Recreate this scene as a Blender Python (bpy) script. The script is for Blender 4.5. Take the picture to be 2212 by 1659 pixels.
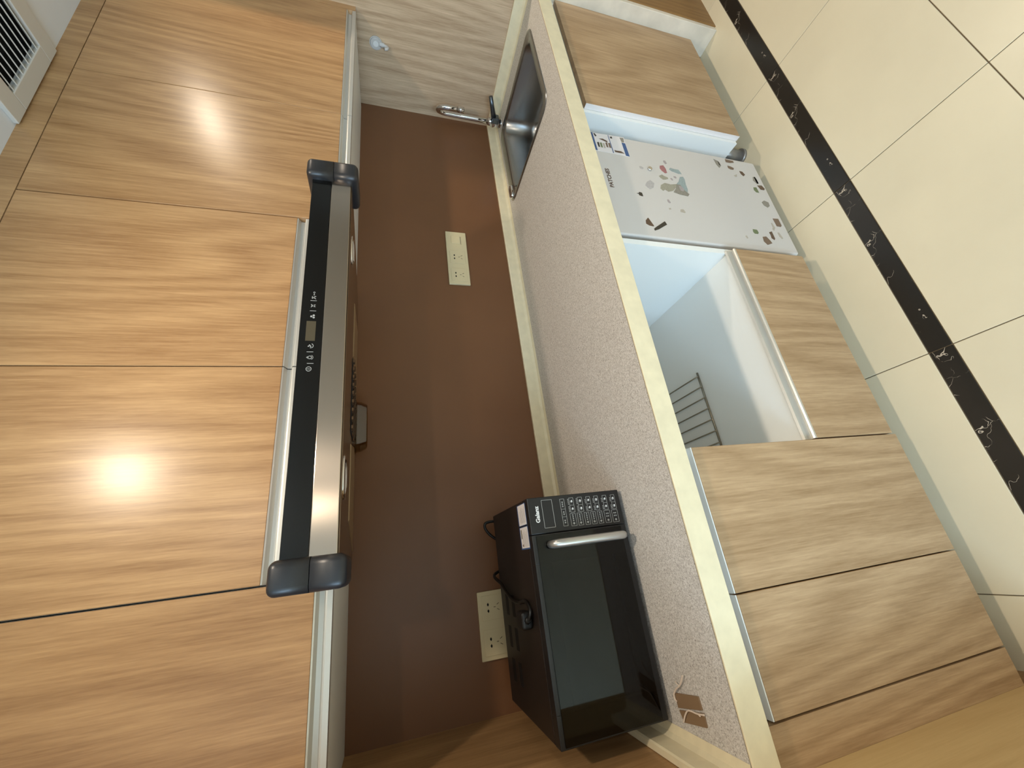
import bpy, bmesh, math, random
from mathutils import Vector, Matrix

random.seed(7)
scn = bpy.context.scene
for o in list(bpy.data.objects):
    bpy.data.objects.remove(o)
col = scn.collection

# ------------------------------------------------------------------ camera
# world: camera above the origin, +Y towards the cabinets, +X towards the sink, Z up (metres)
F_PX, IMW, IMH = 870.76, 2212.0, 1659.0
CAM = Vector((0, 0, 1.42))
YAW, PIT, ROL = math.radians(-23.7513), math.radians(-17.13956), math.radians(0.52797)
fwd = Vector((-math.sin(YAW) * math.cos(PIT), math.cos(YAW) * math.cos(PIT), math.sin(PIT)))
_r = fwd.cross(Vector((0, 0, 1))).normalized()
_d = fwd.cross(_r)
AXR = _r * math.cos(ROL) + _d * math.sin(ROL)     # photo's up (the camera was held on its side)
AXD = -_r * math.sin(ROL) + _d * math.cos(ROL)    # photo's right
cam_data = bpy.data.cameras.new('camera')
cam_data.sensor_fit = 'HORIZONTAL'
cam_data.sensor_width = 36.0
cam_data.lens = F_PX / IMW * 36.0
cam_data.clip_start = 0.02
cam = bpy.data.objects.new('camera', cam_data)
col.objects.link(cam)
m3 = Matrix((AXD, AXR, -fwd)).transposed()
cam.matrix_world = Matrix.Translation(CAM) @ m3.to_4x4()
scn.camera = cam


def at(px, py, X=None, Y=None, Z=None):
    """the point of a known plane that a photo pixel looks at"""
    r = AXR * ((IMH - py - IMH / 2) / F_PX) + AXD * ((px - IMW / 2) / F_PX) + fwd
    if X is not None: t = (X - CAM.x) / r.x
    elif Y is not None: t = (Y - CAM.y) / r.y
    else: t = (Z - CAM.z) / r.z
    return CAM + r * t


# ------------------------------------------------------------------ world, light, exposure
world = bpy.data.worlds.new('world'); scn.world = world
world.use_nodes = True
bg = world.node_tree.nodes['Background']
bg.inputs[0].default_value = (0.55, 0.75, 1.0, 1)
bg.inputs[1].default_value = 0.6
scn.view_settings.view_transform = 'Standard'
scn.view_settings.look = 'None'
scn.view_settings.gamma = 1.0
scn.view_settings.use_curve_mapping = False
scn.view_settings.exposure = 0.22

WARM = (1.0, 0.84, 0.66)
COOL = (0.56, 0.79, 1.0)
LAMPS = [(0.43, 0.20), (2.30, 0.20), (0.43, -1.20)]
LAMP_W = 9.5
WIN_W = 150.0
ZCEIL = 2.324


def area(name, loc, rot, shape, sx, sy, power, color):
    l = bpy.data.lights.new(name, 'AREA'); l.shape = shape
    l.size = sx; l.size_y = sy; l.energy = power; l.color = color
    o = bpy.data.objects.new(name, l); col.objects.link(o)
    o.location = loc; o.rotation_euler = rot
    return o


# daylight that enters through the window in the far left wall
area('window_daylight', (-2.87, -1.65, 1.15), (0, math.radians(-90), 0), 'RECTANGLE', 1.90, 1.40, WIN_W, COOL)


# ------------------------------------------------------------------ materials
def lin(c):
    return tuple(((v / 255) / 12.92 if v / 255 <= 0.04045 else ((v / 255 + 0.055) / 1.055) ** 2.4) for v in c) + (1,)


def newmat(name):
    m = bpy.data.materials.new(name); m.use_nodes = True
    return m, m.node_tree, m.node_tree.nodes['Principled BSDF']


def plain(name, c, rough=0.5, metal=0.0, spec=0.5, noise=0.0, nscale=20, bump=0.0, **kw):
    m, nt, b = newmat(name)
    b.inputs['Base Color'].default_value = lin(c)
    b.inputs['Roughness'].default_value = rough
    b.inputs['Metallic'].default_value = metal
    b.inputs['Specular IOR Level'].default_value = spec
    for k, v in kw.items():
        b.inputs[k.replace('_', ' ')].default_value = v
    if noise or bump:
        tc = nt.nodes.new('ShaderNodeTexCoord')
        n = nt.nodes.new('ShaderNodeTexNoise'); n.inputs['Scale'].default_value = nscale; n.inputs['Detail'].default_value = 5
        nt.links.new(tc.outputs['Object'], n.inputs['Vector'])
        if noise:
            r = nt.nodes.new('ShaderNodeValToRGB')
            l = lin(c)
            r.color_ramp.elements[0].position = 0.3; r.color_ramp.elements[1].position = 0.7
            r.color_ramp.elements[0].color = tuple(v * (1 - noise) for v in l[:3]) + (1,)
            r.color_ramp.elements[1].color = tuple(min(1, v * (1 + noise)) for v in l[:3]) + (1,)
            nt.links.new(n.outputs['Fac'], r.inputs['Fac'])
            nt.links.new(r.outputs['Color'], b.inputs['Base Color'])
        if bump:
            bp = nt.nodes.new('ShaderNodeBump'); bp.inputs['Strength'].default_value = bump; bp.inputs['Distance'].default_value = 0.002
            nt.links.new(n.outputs['Fac'], bp.inputs['Height'])
            nt.links.new(bp.outputs['Normal'], b.inputs['Normal'])
    return m


def wood(name, light, dark, rough=0.36, band=16.0, contrast=1.0, coat=0.0, axis='Z'):
    """laminate with a long vertical grain: contour lines of a stretched noise plus fine fibres"""
    m, nt, b = newmat(name)
    N = nt.nodes.new; L = nt.links.new
    tc = N('ShaderNodeTexCoord'); oi = N('ShaderNodeObjectInfo')
    mul = N('ShaderNodeVectorMath'); mul.operation = 'SCALE'
    cx = N('ShaderNodeCombineXYZ')
    for i in range(3): L(oi.outputs['Random'], cx.inputs[i])
    L(cx.outputs[0], mul.inputs[0]); mul.inputs['Scale'].default_value = 13.7
    add = N('ShaderNodeVectorMath'); add.operation = 'ADD'
    L(tc.outputs['Object'], add.inputs[0]); L(mul.outputs[0], add.inputs[1])

    def stretched(s, zs):
        mp = N('ShaderNodeMapping')
        v = {'Z': (s, s, zs), 'X': (zs, s, s), 'Y': (s, zs, s)}[axis]
        mp.inputs['Scale'].default_value = v
        L(add.outputs[0], mp.inputs['Vector'])
        return mp
    n1 = N('ShaderNodeTexNoise'); n1.inputs['Scale'].default_value = 1; n1.inputs['Detail'].default_value = 1.5; n1.inputs['Roughness'].default_value = 0.4
    n1.inputs['Distortion'].default_value = 0.2
    L(stretched(3.0, 0.42).outputs[0], n1.inputs['Vector'])
    ml = N('ShaderNodeMath'); ml.operation = 'MULTIPLY'; ml.inputs[1].default_value = band * 6.283
    L(n1.outputs['Fac'], ml.inputs[0])
    sn = N('ShaderNodeMath'); sn.operation = 'SINE'; L(ml.outputs[0], sn.inputs[0])
    n2 = N('ShaderNodeTexNoise'); n2.inputs['Scale'].default_value = 1; n2.inputs['Detail'].default_value = 4; n2.inputs['Roughness'].default_value = 0.7
    n2.inputs['Distortion'].default_value = 0.12
    L(stretched(120, 5.0).outputs[0], n2.inputs['Vector'])
    n3 = N('ShaderNodeTexNoise'); n3.inputs['Scale'].default_value = 1; n3.inputs['Detail'].default_value = 2
    L(stretched(11, 0.5).outputs[0], n3.inputs['Vector'])
    n4 = N('ShaderNodeTexNoise'); n4.inputs['Scale'].default_value = 1; n4.inputs['Detail'].default_value = 3; n4.inputs['Roughness'].default_value = 0.7
    L(stretched(300, 16.0).outputs[0], n4.inputs['Vector'])
    # fac = 0.5 + a*sin + b*(n2-.5) + c*(n3-.5)
    def ma(x, k, y):
        q = N('ShaderNodeMath'); q.operation = 'MULTIPLY_ADD'; L(x, q.inputs[0]); q.inputs[1].default_value = k
        if isinstance(y, float): q.inputs[2].default_value = y
        else: L(y, q.inputs[2])
        return q.outputs[0]
    f = ma(sn.outputs[0], 0.11 * contrast, 0.5 - 0.5 * (0.85 + 0.30 + 0.55) * contrast)
    f = ma(n2.outputs['Fac'], 0.85 * contrast, f)
    f = ma(n4.outputs['Fac'], 0.55 * contrast, f)
    f = ma(n3.outputs['Fac'], 0.30 * contrast, f)
    rp = N('ShaderNodeValToRGB')
    rp.color_ramp.elements[0].position = 0.15; rp.color_ramp.elements[1].position = 0.8
    rp.color_ramp.elements[0].color = lin(dark); rp.color_ramp.elements[1].color = lin(light)
    L(f, rp.inputs['Fac']); L(rp.outputs['Color'], b.inputs['Base Color'])
    b.inputs['Roughness'].default_value = rough
    b.inputs['Specular IOR Level'].default_value = 0.45
    bp = N('ShaderNodeBump'); bp.inputs['Strength'].default_value = 0.06; bp.inputs['Distance'].default_value = 0.001
    L(n2.outputs['Fac'], bp.inputs['Height']); L(bp.outputs['Normal'], b.inputs['Normal'])
    return m


def speckle(name):
    m, nt, b = newmat(name)
    N = nt.nodes.new; L = nt.links.new
    tc = N('ShaderNodeTexCoord')
    v = N('ShaderNodeTexNoise'); v.inputs['Scale'].default_value = 560; v.inputs['Detail'].default_value = 3; v.inputs['Roughness'].default_value = 0.7
    L(tc.outputs['Object'], v.inputs['Vector'])
    v2 = N('ShaderNodeTexNoise'); v2.inputs['Scale'].default_value = 300; v2.inputs['Detail'].default_value = 2
    L(tc.outputs['Object'], v2.inputs['Vector'])
    a = N('ShaderNodeMath'); a.operation = 'MULTIPLY_ADD'; a.inputs[1].default_value = 0.45
    L(v2.outputs['Fac'], a.inputs[0]); L(v.outputs['Fac'], a.inputs[2])
    rp = N('ShaderNodeValToRGB'); cr = rp.color_ramp
    cr.elements[0].position = 0.50; cr.elements[0].color = lin((112, 104, 96))
    cr.elements[1].position = 0.86; cr.elements[1].color = lin((224, 219, 212))
    e = cr.elements.new(0.62); e.color = lin((182, 175, 166))
    e = cr.elements.new(0.74); e.color = lin((204, 198, 189))
    L(a.outputs[0], rp.inputs['Fac']); L(rp.outputs['Color'], b.inputs['Base Color'])
    b.inputs['Roughness'].default_value = 0.42
    return m


def marble_black(name):
    m, nt, b = newmat(name)
    N = nt.nodes.new; L = nt.links.new
    tc = N('ShaderNodeTexCoord'); oi = N('ShaderNodeObjectInfo')
    w = N('ShaderNodeTexNoise'); w.inputs['Scale'].default_value = 9; w.inputs['Detail'].default_value = 4
    L(tc.outputs['Object'], w.inputs['Vector'])
    mx = N('ShaderNodeVectorMath'); mx.operation = 'MULTIPLY_ADD'
    L(w.outputs['Color'], mx.inputs[0]); mx.inputs[1].default_value = (0.30, 0.30, 0.30); L(tc.outputs['Object'], mx.inputs[2])
    v = N('ShaderNodeTexVoronoi'); v.feature = 'DISTANCE_TO_EDGE'; v.inputs['Scale'].default_value = 9
    L(mx.outputs[0], v.inputs['Vector'])
    g = N('ShaderNodeTexNoise'); g.inputs['Scale'].default_value = 14
    L(tc.outputs['Object'], g.inputs['Vector'])
    thr = N('ShaderNodeMapRange'); thr.inputs[1].default_value = 0.52; thr.inputs[2].default_value = 0.80
    thr.inputs[3].default_value = 0.0; thr.inputs[4].default_value = 0.024
    L(g.outputs['Fac'], thr.inputs[0])
    lt = N('ShaderNodeMath'); lt.operation = 'LESS_THAN'; L(v.outputs['Distance'], lt.inputs[0]); L(thr.outputs[0], lt.inputs[1])
    mc = N('ShaderNodeMix'); mc.data_type = 'RGBA'
    mc.inputs['A'].default_value = lin((26, 24, 22)); mc.inputs['B'].default_value = lin((190, 178, 160))
    L(lt.outputs[0], mc.inputs['Factor']); L(mc.outputs['Result'], b.inputs['Base Color'])
    b.inputs['Roughness'].default_value = 0.28
    return m


OAK = wood('oak_laminate', (196, 155, 108), (148, 108, 68), rough=0.28)
OAKP = wood('oak_pale_laminate', (214, 188, 156), (164, 136, 106), rough=0.5)
OAKY = wood('oak_yellow_laminate', (214, 186, 134), (184, 152, 102), rough=0.5, contrast=0.5)
OAKD = wood('oak_base_laminate', (196, 164, 126), (150, 118, 82), rough=0.45)
OAKB2 = wood('brown_oak_panel', (184, 144, 98), (142, 106, 66), rough=0.5)
OAKB = wood('brown_wood_panel', (156, 116, 66), (120, 84, 44), rough=0.5)
WHITE = plain('white_melamine', (240, 240, 234), 0.4)
CREAM = plain('cream_stone', (230, 217, 182), 0.4, noise=0.06, nscale=30)
SPECK = speckle('speckled_stone')
ALU = plain('handle_aluminium', (206, 204, 196), 0.38, metal=0.55)
STEEL = plain('brushed_steel', (190, 178, 166), 0.22, metal=1.0, Anisotropic=0.92)
_nt = STEEL.node_tree; _c = _nt.nodes.new('ShaderNodeCombineXYZ'); _c.inputs[2].default_value = 1.0
_nt.links.new(_c.outputs[0], _nt.nodes['Principled BSDF'].inputs['Tangent'])
SINKM = plain('sink_steel', (150, 150, 148), 0.27, metal=1.0)
CHROME = plain('chrome', (215, 215, 215), 0.07, metal=1.0)
GUN = plain('gunmetal', (95, 102, 108), 0.3, metal=0.9)
BROWN = plain('brown_glass_panel', (114, 76, 47), 0.42, noise=0.05, nscale=4)
BLACKG = plain('black_glass', (10, 9, 8), 0.12)
BLACKP = plain('black_plastic', (20, 20, 21), 0.38)
CAPM = plain('charcoal_plastic', (34, 35, 38), 0.38)
DARK = plain('dark_void', (14, 13, 12), 0.7)
CEILM = plain('ceiling_paint', (222, 224, 226), 0.8, noise=0.02, nscale=6)
WALLP = plain('wall_paint', (214, 208, 196), 0.8)
TILE = plain('floor_tile', (228, 216, 186), 0.33, noise=0.05, nscale=3)
GROUT = plain('grout', (112, 98, 76), 0.9)
MARB = marble_black('black_marble')
MARBW = plain('white_marble', (226, 214, 194), 0.45, noise=0.10, nscale=14)
FRW = plain('fridge_white', (207, 201, 194), 0.3)
FRG = plain('fridge_side', (150, 146, 140), 0.5)
SOCK = plain('ivory_plastic', (206, 190, 150), 0.45)
LEGM = plain('leg_metal', (150, 146, 140), 0.35, metal=0.5)
VENTM = plain('vent_metal', (205, 200, 190), 0.5)
HOODU = plain('hood_underside', (150, 124, 98), 0.25, metal=0.9)
TAN = plain('hood_panel', (176, 150, 112), 0.35, metal=0.6)
PRINT = plain('grey_print', (150, 150, 146), 0.5)
PRINTW = plain('white_print', (225, 225, 222), 0.5)
LABELW = plain('label_paper', (225, 218, 214), 0.55)
BLUE = plain('label_blue', (60, 88, 134), 0.5)
RUBBER = plain('cable_rubber', (12, 12, 12), 0.45)
PAD = plain('brown_pad', (136, 110, 82), 0.55)
TIE = plain('white_tie', (226, 208, 190), 0.6)
HOOKM = plain('hook_white', (198, 195, 190), 0.35)


def glass_thin(name, tint, fac):
    m = bpy.data.materials.new(name); m.use_nodes = True
    nt = m.node_tree; nt.nodes.clear()
    o = nt.nodes.new('ShaderNodeOutputMaterial'); mx = nt.nodes.new('ShaderNodeMixShader')
    t = nt.nodes.new('ShaderNodeBsdfTransparent'); g = nt.nodes.new('ShaderNodeBsdfGlossy')
    t.inputs[0].default_value = tint + (1,); g.inputs['Roughness'].default_value = 0.04
    mx.inputs[0].default_value = fac
    nt.links.new(t.outputs[0], mx.inputs[1]); nt.links.new(g.outputs[0], mx.inputs[2]); nt.links.new(mx.outputs[0], o.inputs[0])
    return m


PANE = glass_thin('window_pane', (0.95, 0.97, 1.0), 0.06)
SMOKE = glass_thin('oven_window', (0.20, 0.20, 0.18), 0.045)
CUPG = glass_thin('oil_cup_plastic', (0.80, 0.72, 0.58), 0.14)


def emitter(name, c, s):
    m, nt, b = newmat(name)
    b.inputs['Base Color'].default_value = (1, 1, 1, 1)
    b.inputs['Emission Color'].default_value = c + (1,); b.inputs['Emission Strength'].default_value = s
    return m


LAMPM = emitter('lamp_diffuser', WARM, 30.0)


# ------------------------------------------------------------------ mesh helpers
class MB:
    def __init__(self): self.bm = bmesh.new()

    def box(self, x0, x1, y0, y1, z0, z1, bev=0.0, seg=2):
        t = bmesh.new()
        bmesh.ops.create_cube(t, size=1)
        for v in t.verts:
            v.co = Vector(((x0 + x1) / 2 + v.co.x * (x1 - x0), (y0 + y1) / 2 + v.co.y * (y1 - y0), (z0 + z1) / 2 + v.co.z * (z1 - z0)))
        if bev: bmesh.ops.bevel(t, geom=t.edges[:], offset=bev, segments=seg, profile=0.5, affect='EDGES')
        return self.merge(t)

    def merge(self, t):
        me = bpy.data.meshes.new('tmp'); t.to_mesh(me); t.free()
        self.bm.from_mesh(me); bpy.data.meshes.remove(me)
        return self

    def prism(self, pts, a0, a1, axis='X'):
        """closed polygon in the two other axes, extruded along axis; pts for X: (y,z), Y: (x,z), Z: (x,y)"""
        def P(p, a):
            return {'X': (a, p[0], p[1]), 'Y': (p[0], a, p[1]), 'Z': (p[0], p[1], a)}[axis]
        A = [self.bm.verts.new(P(p, a0)) for p in pts]; B = [self.bm.verts.new(P(p, a1)) for p in pts]
        n = len(pts)
        fs = [self.bm.faces.new(A), self.bm.faces.new(B[::-1])]
        for i in range(n): fs.append(self.bm.faces.new((A[i], B[i], B[(i + 1) % n], A[(i + 1) % n])))
        bmesh.ops.recalc_face_normals(self.bm, faces=fs)
        return self

    def tube(self, pts, r, n=10, cap=True):
        pts = [Vector(p) for p in pts]; rs = r if isinstance(r, (list, tuple)) else [r] * len(pts)
        rings = []; up = None
        for i, p in enumerate(pts):
            t = (pts[min(i + 1, len(pts) - 1)] - pts[max(i - 1, 0)]).normalized()
            if up is None:
                up = t.orthogonal().normalized()
            else:
                up = (up - t * up.dot(t)).normalized()
            s = t.cross(up)
            rings.append([self.bm.verts.new(p + (up * math.cos(a) + s * math.sin(a)) * rs[i]) for a in [2 * math.pi * k / n for k in range(n)]])
        for a, b in zip(rings, rings[1:]):
            for k in range(n): 
                f = self.bm.faces.new((a[k], a[(k + 1) % n], b[(k + 1) % n], b[k])); f.smooth = True
        if cap:
            self.bm.faces.new(rings[0][::-1]); self.bm.faces.new(rings[-1])
        return self

    def cyl(self, p0, p1, r0, r1=None, n=24):
        return self.tube([p0, p1], [r0, r0 if r1 is None else r1], n)

    def loft(self, loops, close_first=False, close_last=True, smooth=True):
        R = [[self.bm.verts.new(p) for p in l] for l in loops]
        n = len(R[0])
        for a, b in zip(R, R[1:]):
            for k in range(n):
                f = self.bm.faces.new((a[k], a[(k + 1) % n], b[(k + 1) % n], b[k])); f.smooth = smooth
        if close_first: self.bm.faces.new(R[0][::-1])
        if close_last: self.bm.faces.new(R[-1])
        return self

    def build(self, name, mat, parent=None):
        me = bpy.data.meshes.new(name)
        bmesh.ops.recalc_face_normals(self.bm, faces=self.bm.faces[:])
        self.bm.to_mesh(me); self.bm.free()
        me.materials.append(mat)
        o = bpy.data.objects.new(name, me); col.objects.link(o)
        if parent is not None: o.parent = parent; o.matrix_parent_inverse = PINV(parent)
        return o


def PINV(p):
    """things are Empties standing at their base; their parts are meshes laid out in world coordinates"""
    return Matrix.Translation(p.location).inverted() if p.type == 'EMPTY' else Matrix.Identity(4)


def tag(o, label, cat=None, group=None):
    o['label'] = label
    if cat: o['category'] = cat
    if group: o['group'] = group
    return o


def thing(name, loc, label, cat, group=None):
    o = bpy.data.objects.new(name, None); o.empty_display_size = 0.05
    col.objects.link(o); o.location = loc
    return tag(o, label, cat, group)


def struct(o, label=None):
    o['kind'] = 'structure'
    if label: o['label'] = label
    return o


def rrect(x0, x1, y0, y1, r, z, n=6):
    out = []
    for cx, cy, a0 in ((x1 - r, y1 - r, 0), (x0 + r, y1 - r, 90), (x0 + r, y0 + r, 180), (x1 - r, y0 + r, 270)):
        for k in range(n + 1):
            a = math.radians(a0 + 90 * k / n)
            out.append((cx + r * math.cos(a), cy + r * math.sin(a), z))
    return out


def box(name, mat, parent, *a, bev=0.0, seg=2):
    return MB().box(*a, bev=bev, seg=seg).build(name, mat, parent)


# ------------------------------------------------------------------ key dimensions
YB = 1.35            # back wall
XL, XR = -0.405, 2.09
ZC = 0.858           # worktop
YC = 0.72            # worktop front
YU = 0.97            # faces of the wall cabinets
YD = 0.74            # faces of the base doors
XW, XE, YS = -2.8, 4.4, -2.8   # far walls of the room

# ------------------------------------------------------------------ room shell
floor = struct(box('floor', GROUT, None, XW, XE, YS, YB, -0.05, -0.0025), 'beige tiled floor with a black marble border strip')
gx = [0.957 + 0.6 * k for k in range(-6, 6)]
rows = [(0.6300, 1.233), (0.235, 0.576), (-0.365, 0.235), (-0.965, -0.365), (-1.565, -0.965), (-2.165, -1.565), (-2.765, -2.165)]
G = 0.0012
mesh_cache = {}
for (a, b) in rows + [(0.576, 0.630)]:
    strip = (a == 0.576)
    for x in gx:
        x0, x1 = max(x - 0.6, XW + 0.01), min(x, XE - 0.01)
        if x1 - x0 < 0.05: continue
        key = (round(x1 - x0, 3), round(b - a, 3), strip)
        nm = 'border_tile' if strip else 'tile'
        if key not in mesh_cache:
            t = MB().box(0 + G, x1 - x0 - G, 0 + G, b - a - G, -0.02, 0.0, bev=0.0008, seg=1).build(nm, MARB if strip else TILE, floor)
            mesh_cache[key] = t.data
        else:
            t = bpy.data.objects.new(nm, mesh_cache[key]); col.objects.link(t); t.parent = floor
        t.location = (x0, a, 0)

ceiling = struct(MB().box(XW, 1.217, YS, YB, ZCEIL, ZCEIL + 0.04).box(1.421, XE, YS, YB, ZCEIL, ZCEIL + 0.04)
                 .box(1.217, 1.421, 0.924, YB, ZCEIL, ZCEIL + 0.04).box(1.217, 1.421, YS, 0.30, ZCEIL, ZCEIL + 0.04)
                 .build('ceiling', CEILM), 'pale grey painted ceiling')
struct(box('wall_back', BROWN, None, XL - 0.1, XR + 0.05, YB, YB + 0.08, -0.05, ZCEIL + 0.04), 'dark brown wall panel behind the worktop')
struct(box('wall_right', OAKP, None, XR, XR + 0.5, 0.72, YB + 0.08, -0.05, ZCEIL + 0.04), 'pale wood-grain wall panel at the sink end')
struct(box('wall_right_end', OAKB, None, 2.046, XE, 0.688, 0.718, -0.05, ZCEIL + 0.04), 'brown wood wall face beyond the sink cabinet')
struct(box('trim_8', OAKY, None, XL - 0.06, XL, 0.56, 0.7395, 0.0, ZCEIL), 'pale yellow wood panel at the end of the base cabinets')
struct(box('wall_left', OAKB2, None, XL - 0.06, XL, 0.74, YB + 0.08, -0.05, ZCEIL + 0.04), 'wood panel wall at the microwave end')
struct(box('wall_left_end', WALLP, None, XW - 0.1, XL - 0.061, 0.56, 0.66, -0.05, ZCEIL + 0.04))
struct(box('wall_front', WALLP, None, XW - 0.1, XE + 0.1, YS - 0.1, YS, -0.05, ZCEIL + 0.04))
struct(box('wall_far_right', WALLP, None, XE, XE + 0.1, YS, 0.72, -0.05, ZCEIL + 0.04))
WY0, WY1, WZ0, WZ1 = -2.40, -0.90, 0.12, 2.15
struct(MB().box(XW - 0.1, XW, YS, WY0, -0.05, ZCEIL + 0.04).box(XW - 0.1, XW, WY1, 0.56, -0.05, ZCEIL + 0.04)
       .box(XW - 0.1, XW, WY0, WY1, -0.05, WZ0).box(XW - 0.1, XW, WY0, WY1, WZ1, ZCEIL + 0.04).build('wall_window', WALLP))
win = struct(MB().box(XW - 0.06, XW - 0.01, WY0, WY0 + 0.05, WZ0, WZ1).box(XW - 0.06, XW - 0.01, WY1 - 0.05, WY1, WZ0, WZ1)
             .box(XW - 0.06, XW - 0.01, WY0, WY1, WZ0, WZ0 + 0.05).box(XW - 0.06, XW - 0.01, WY0, WY1, WZ1 - 0.05, WZ1)
             .box(XW - 0.06, XW - 0.01, -1.67, -1.63, WZ0, WZ1).build('window_1', WHITE), 'white framed window')
box('pane', PANE, win, XW - 0.04, XW - 0.036, WY0 + 0.05, -1.67, WZ0 + 0.05, WZ1 - 0.05)
box('pane', PANE, win, XW - 0.04, XW - 0.036, -1.63, WY1 - 0.05, WZ0 + 0.05, WZ1 - 0.05)

# trims of the fitted kitchen
struct(box('trim_1', OAK, None, XL, XR, YU + 0.002, YU + 0.02, 2.269, ZCEIL), 'wood filler strip between wall cabinets and ceiling')
struct(box('trim_2', OAK, None, 2.060, XR, YU, YU + 0.02, 1.53, 2.268), 'narrow wood filler strip beside the wall cabinet')
struct(box('trim_3', OAKD, None, XL, -0.334, YD, YD + 0.018, 0.095, 0.803), 'wood filler strip beside the base cabinet')
struct(box('trim_4', MARBW, None, 2.022, 2.046, 0.692, 0.80, 0.0, 0.803, bev=0.002), 'white stone strip at the end of the sink cabinet')

# ------------------------------------------------------------------ ceiling vent
vent = thing('ceiling_vent', (1.318, 0.62, ZCEIL), 'white framed air vent grille with slats in the ceiling', 'vent')
f0 = ZCEIL - 0.012
MB().box(1.162, 1.217, 0.24, 0.966, f0, ZCEIL + 0.0, bev=0.002).box(1.421, 1.476, 0.24, 0.966, f0, ZCEIL, bev=0.002)\
    .box(1.217, 1.421, 0.924, 0.966, f0, ZCEIL, bev=0.002).box(1.217, 1.421, 0.24, 0.30, f0, ZCEIL, bev=0.002).build('vent_frame', VENTM, vent)
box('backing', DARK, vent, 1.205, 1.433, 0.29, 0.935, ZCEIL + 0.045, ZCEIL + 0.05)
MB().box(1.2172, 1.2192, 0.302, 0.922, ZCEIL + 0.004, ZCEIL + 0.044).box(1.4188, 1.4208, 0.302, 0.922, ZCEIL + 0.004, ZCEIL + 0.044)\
    .box(1.2195, 1.4185, 0.9215, 0.9235, ZCEIL + 0.004, ZCEIL + 0.044).build('duct_shade', DARK, vent)  # added dark sheets: shade inside the opening, put in as colour
for k in range(9):
    x = 1.227 + k * 0.0222
    pts = [(x, ZCEIL - 0.008), (x + 0.002, ZCEIL - 0.010), (x + 0.0100, ZCEIL - 0.004), (x + 0.0080, ZCEIL - 0.002)]
    MB().prism(pts, 0.30, 0.924, 'Y').build('slat', VENTM, vent)

# ------------------------------------------------------------------ ceiling lamps (out of the frame, seen as reflections)
for i, (x, y) in enumerate(LAMPS):
    lp = thing('downlight', (x, y, ZCEIL), ['round warm downlight in the ceiling before the range hood', 'round warm downlight in the ceiling before the sink', 'round warm downlight in the middle of the room ceiling'][i], 'ceiling lamp', 'ceiling downlights')
    n = 32
    ring = lambda r, z: [(x + r * math.cos(2 * math.pi * k / n), y + r * math.sin(2 * math.pi * k / n), z) for k in range(n)]
    MB().loft([ring(0.062, ZCEIL), ring(0.062, ZCEIL - 0.008), ring(0.050, ZCEIL - 0.010), ring(0.047, ZCEIL - 0.002)], close_last=False).build('trim_ring', WHITE, lp)
    MB().loft([ring(0.048, ZCEIL - 0.001), ring(0.047, ZCEIL - 0.003)], close_first=True).build('diffuser', LAMPM, lp)
    a = area('downlight_lamp', (x, y, ZCEIL - 0.012), (0, 0, 0), 'DISK', 0.09, 0.09, LAMP_W, WARM)

# ------------------------------------------------------------------ wall cabinets
def handle_down(x0, x1, z, name='handle_profile'):
    """aluminium finger-pull profile under a door edge at height z"""
    y = YU
    pts = [(y, z), (y + 0.001, z - 0.003), (y + 0.014, z - 0.008), (y + 0.015, z - 0.017), (y + 0.001, z - 0.021),
           (y, z - 0.024), (y, z - 0.034), (y + 0.019, z - 0.034), (y + 0.019, z)]
    return MB().prism(pts, x0, x1, 'X')


def wall_cabinet(x0, x1, z0, doors, zdoor, label):
    t = thing('wall_cabinet', ((x0 + x1) / 2, YB, z0), label, 'cabinet', 'oak wall cabinets')
    th = 0.018; yf = YU + 0.0195; z1 = 2.268; yb = YB - 0.001
    MB().box(x0, x0 + th, yf, yb, z0, z1).box(x1 - th, x1, yf, yb, z0, z1).box(x0 + th, x1 - th, yf, yb, z0, z0 + th)\
        .box(x0 + th, x1 - th, yf, yb, z1 - th, z1).box(x0 + th, x1 - th, yb - 0.006, yb, z0 + th, z1 - th).build('carcass', WHITE, t)
    for (a, b) in doors:
        d = box('door', OAK, t, a + 0.0012, b - 0.0012, YU, YU + 0.019, zdoor, 2.2655, bev=0.0008, seg=1)
        handle_down(a + 0.0015, b - 0.0015, zdoor - 0.0004).build('handle_profile', ALU, d)
    return t


wall_cabinet(0.9495, 2.058, 1.530, [(1.424, 2.058), (0.9495, 1.424)], 1.5626, 'two-door oak wall cabinet above the sink')
wall_cabinet(0.0045, 0.9480, 1.622, [(0.478, 0.948), (0.0045, 0.478)], 1.660, 'two-door oak wall cabinet above the range hood')
wall_cabinet(XL + 0.001, 0.003, 1.530, [(XL + 0.001, 0.003)], 1.5626, 'single-door oak wall cabinet above the microwave')

# ------------------------------------------------------------------ range hood
hood = thing('range_hood', (0.475, YB, 1.50), 'slim range hood with black glass and steel front and charcoal end caps', 'range hood')
HX0, HX1, HY = 0.03, 0.912, 0.785
ub = lambda y: 1.501 + (y - 0.79) * (1.523 - 1.501) / 0.56
body_pts = [(HY + 0.008, ub(HY + 0.008)), (HY + 0.008, 1.592), (0.96, 1.596), (YB - 0.001, 1.62), (YB - 0.001, ub(YB))]
MB().prism(body_pts, HX0 - 0.012, HX1 + 0.012, 'X').build('body', HOODU, hood)
gl = MB().box(HX0, HX1, HY, HY + 0.009, 1.5475, 1.5905, bev=0.001).build('glass_panel', BLACKG, hood)
MB().box(HX0, HX1, HY - 0.001, HY + 0.009, 1.503, 1.547, bev=0.0015).build('steel_fascia', STEEL, hood)
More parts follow.
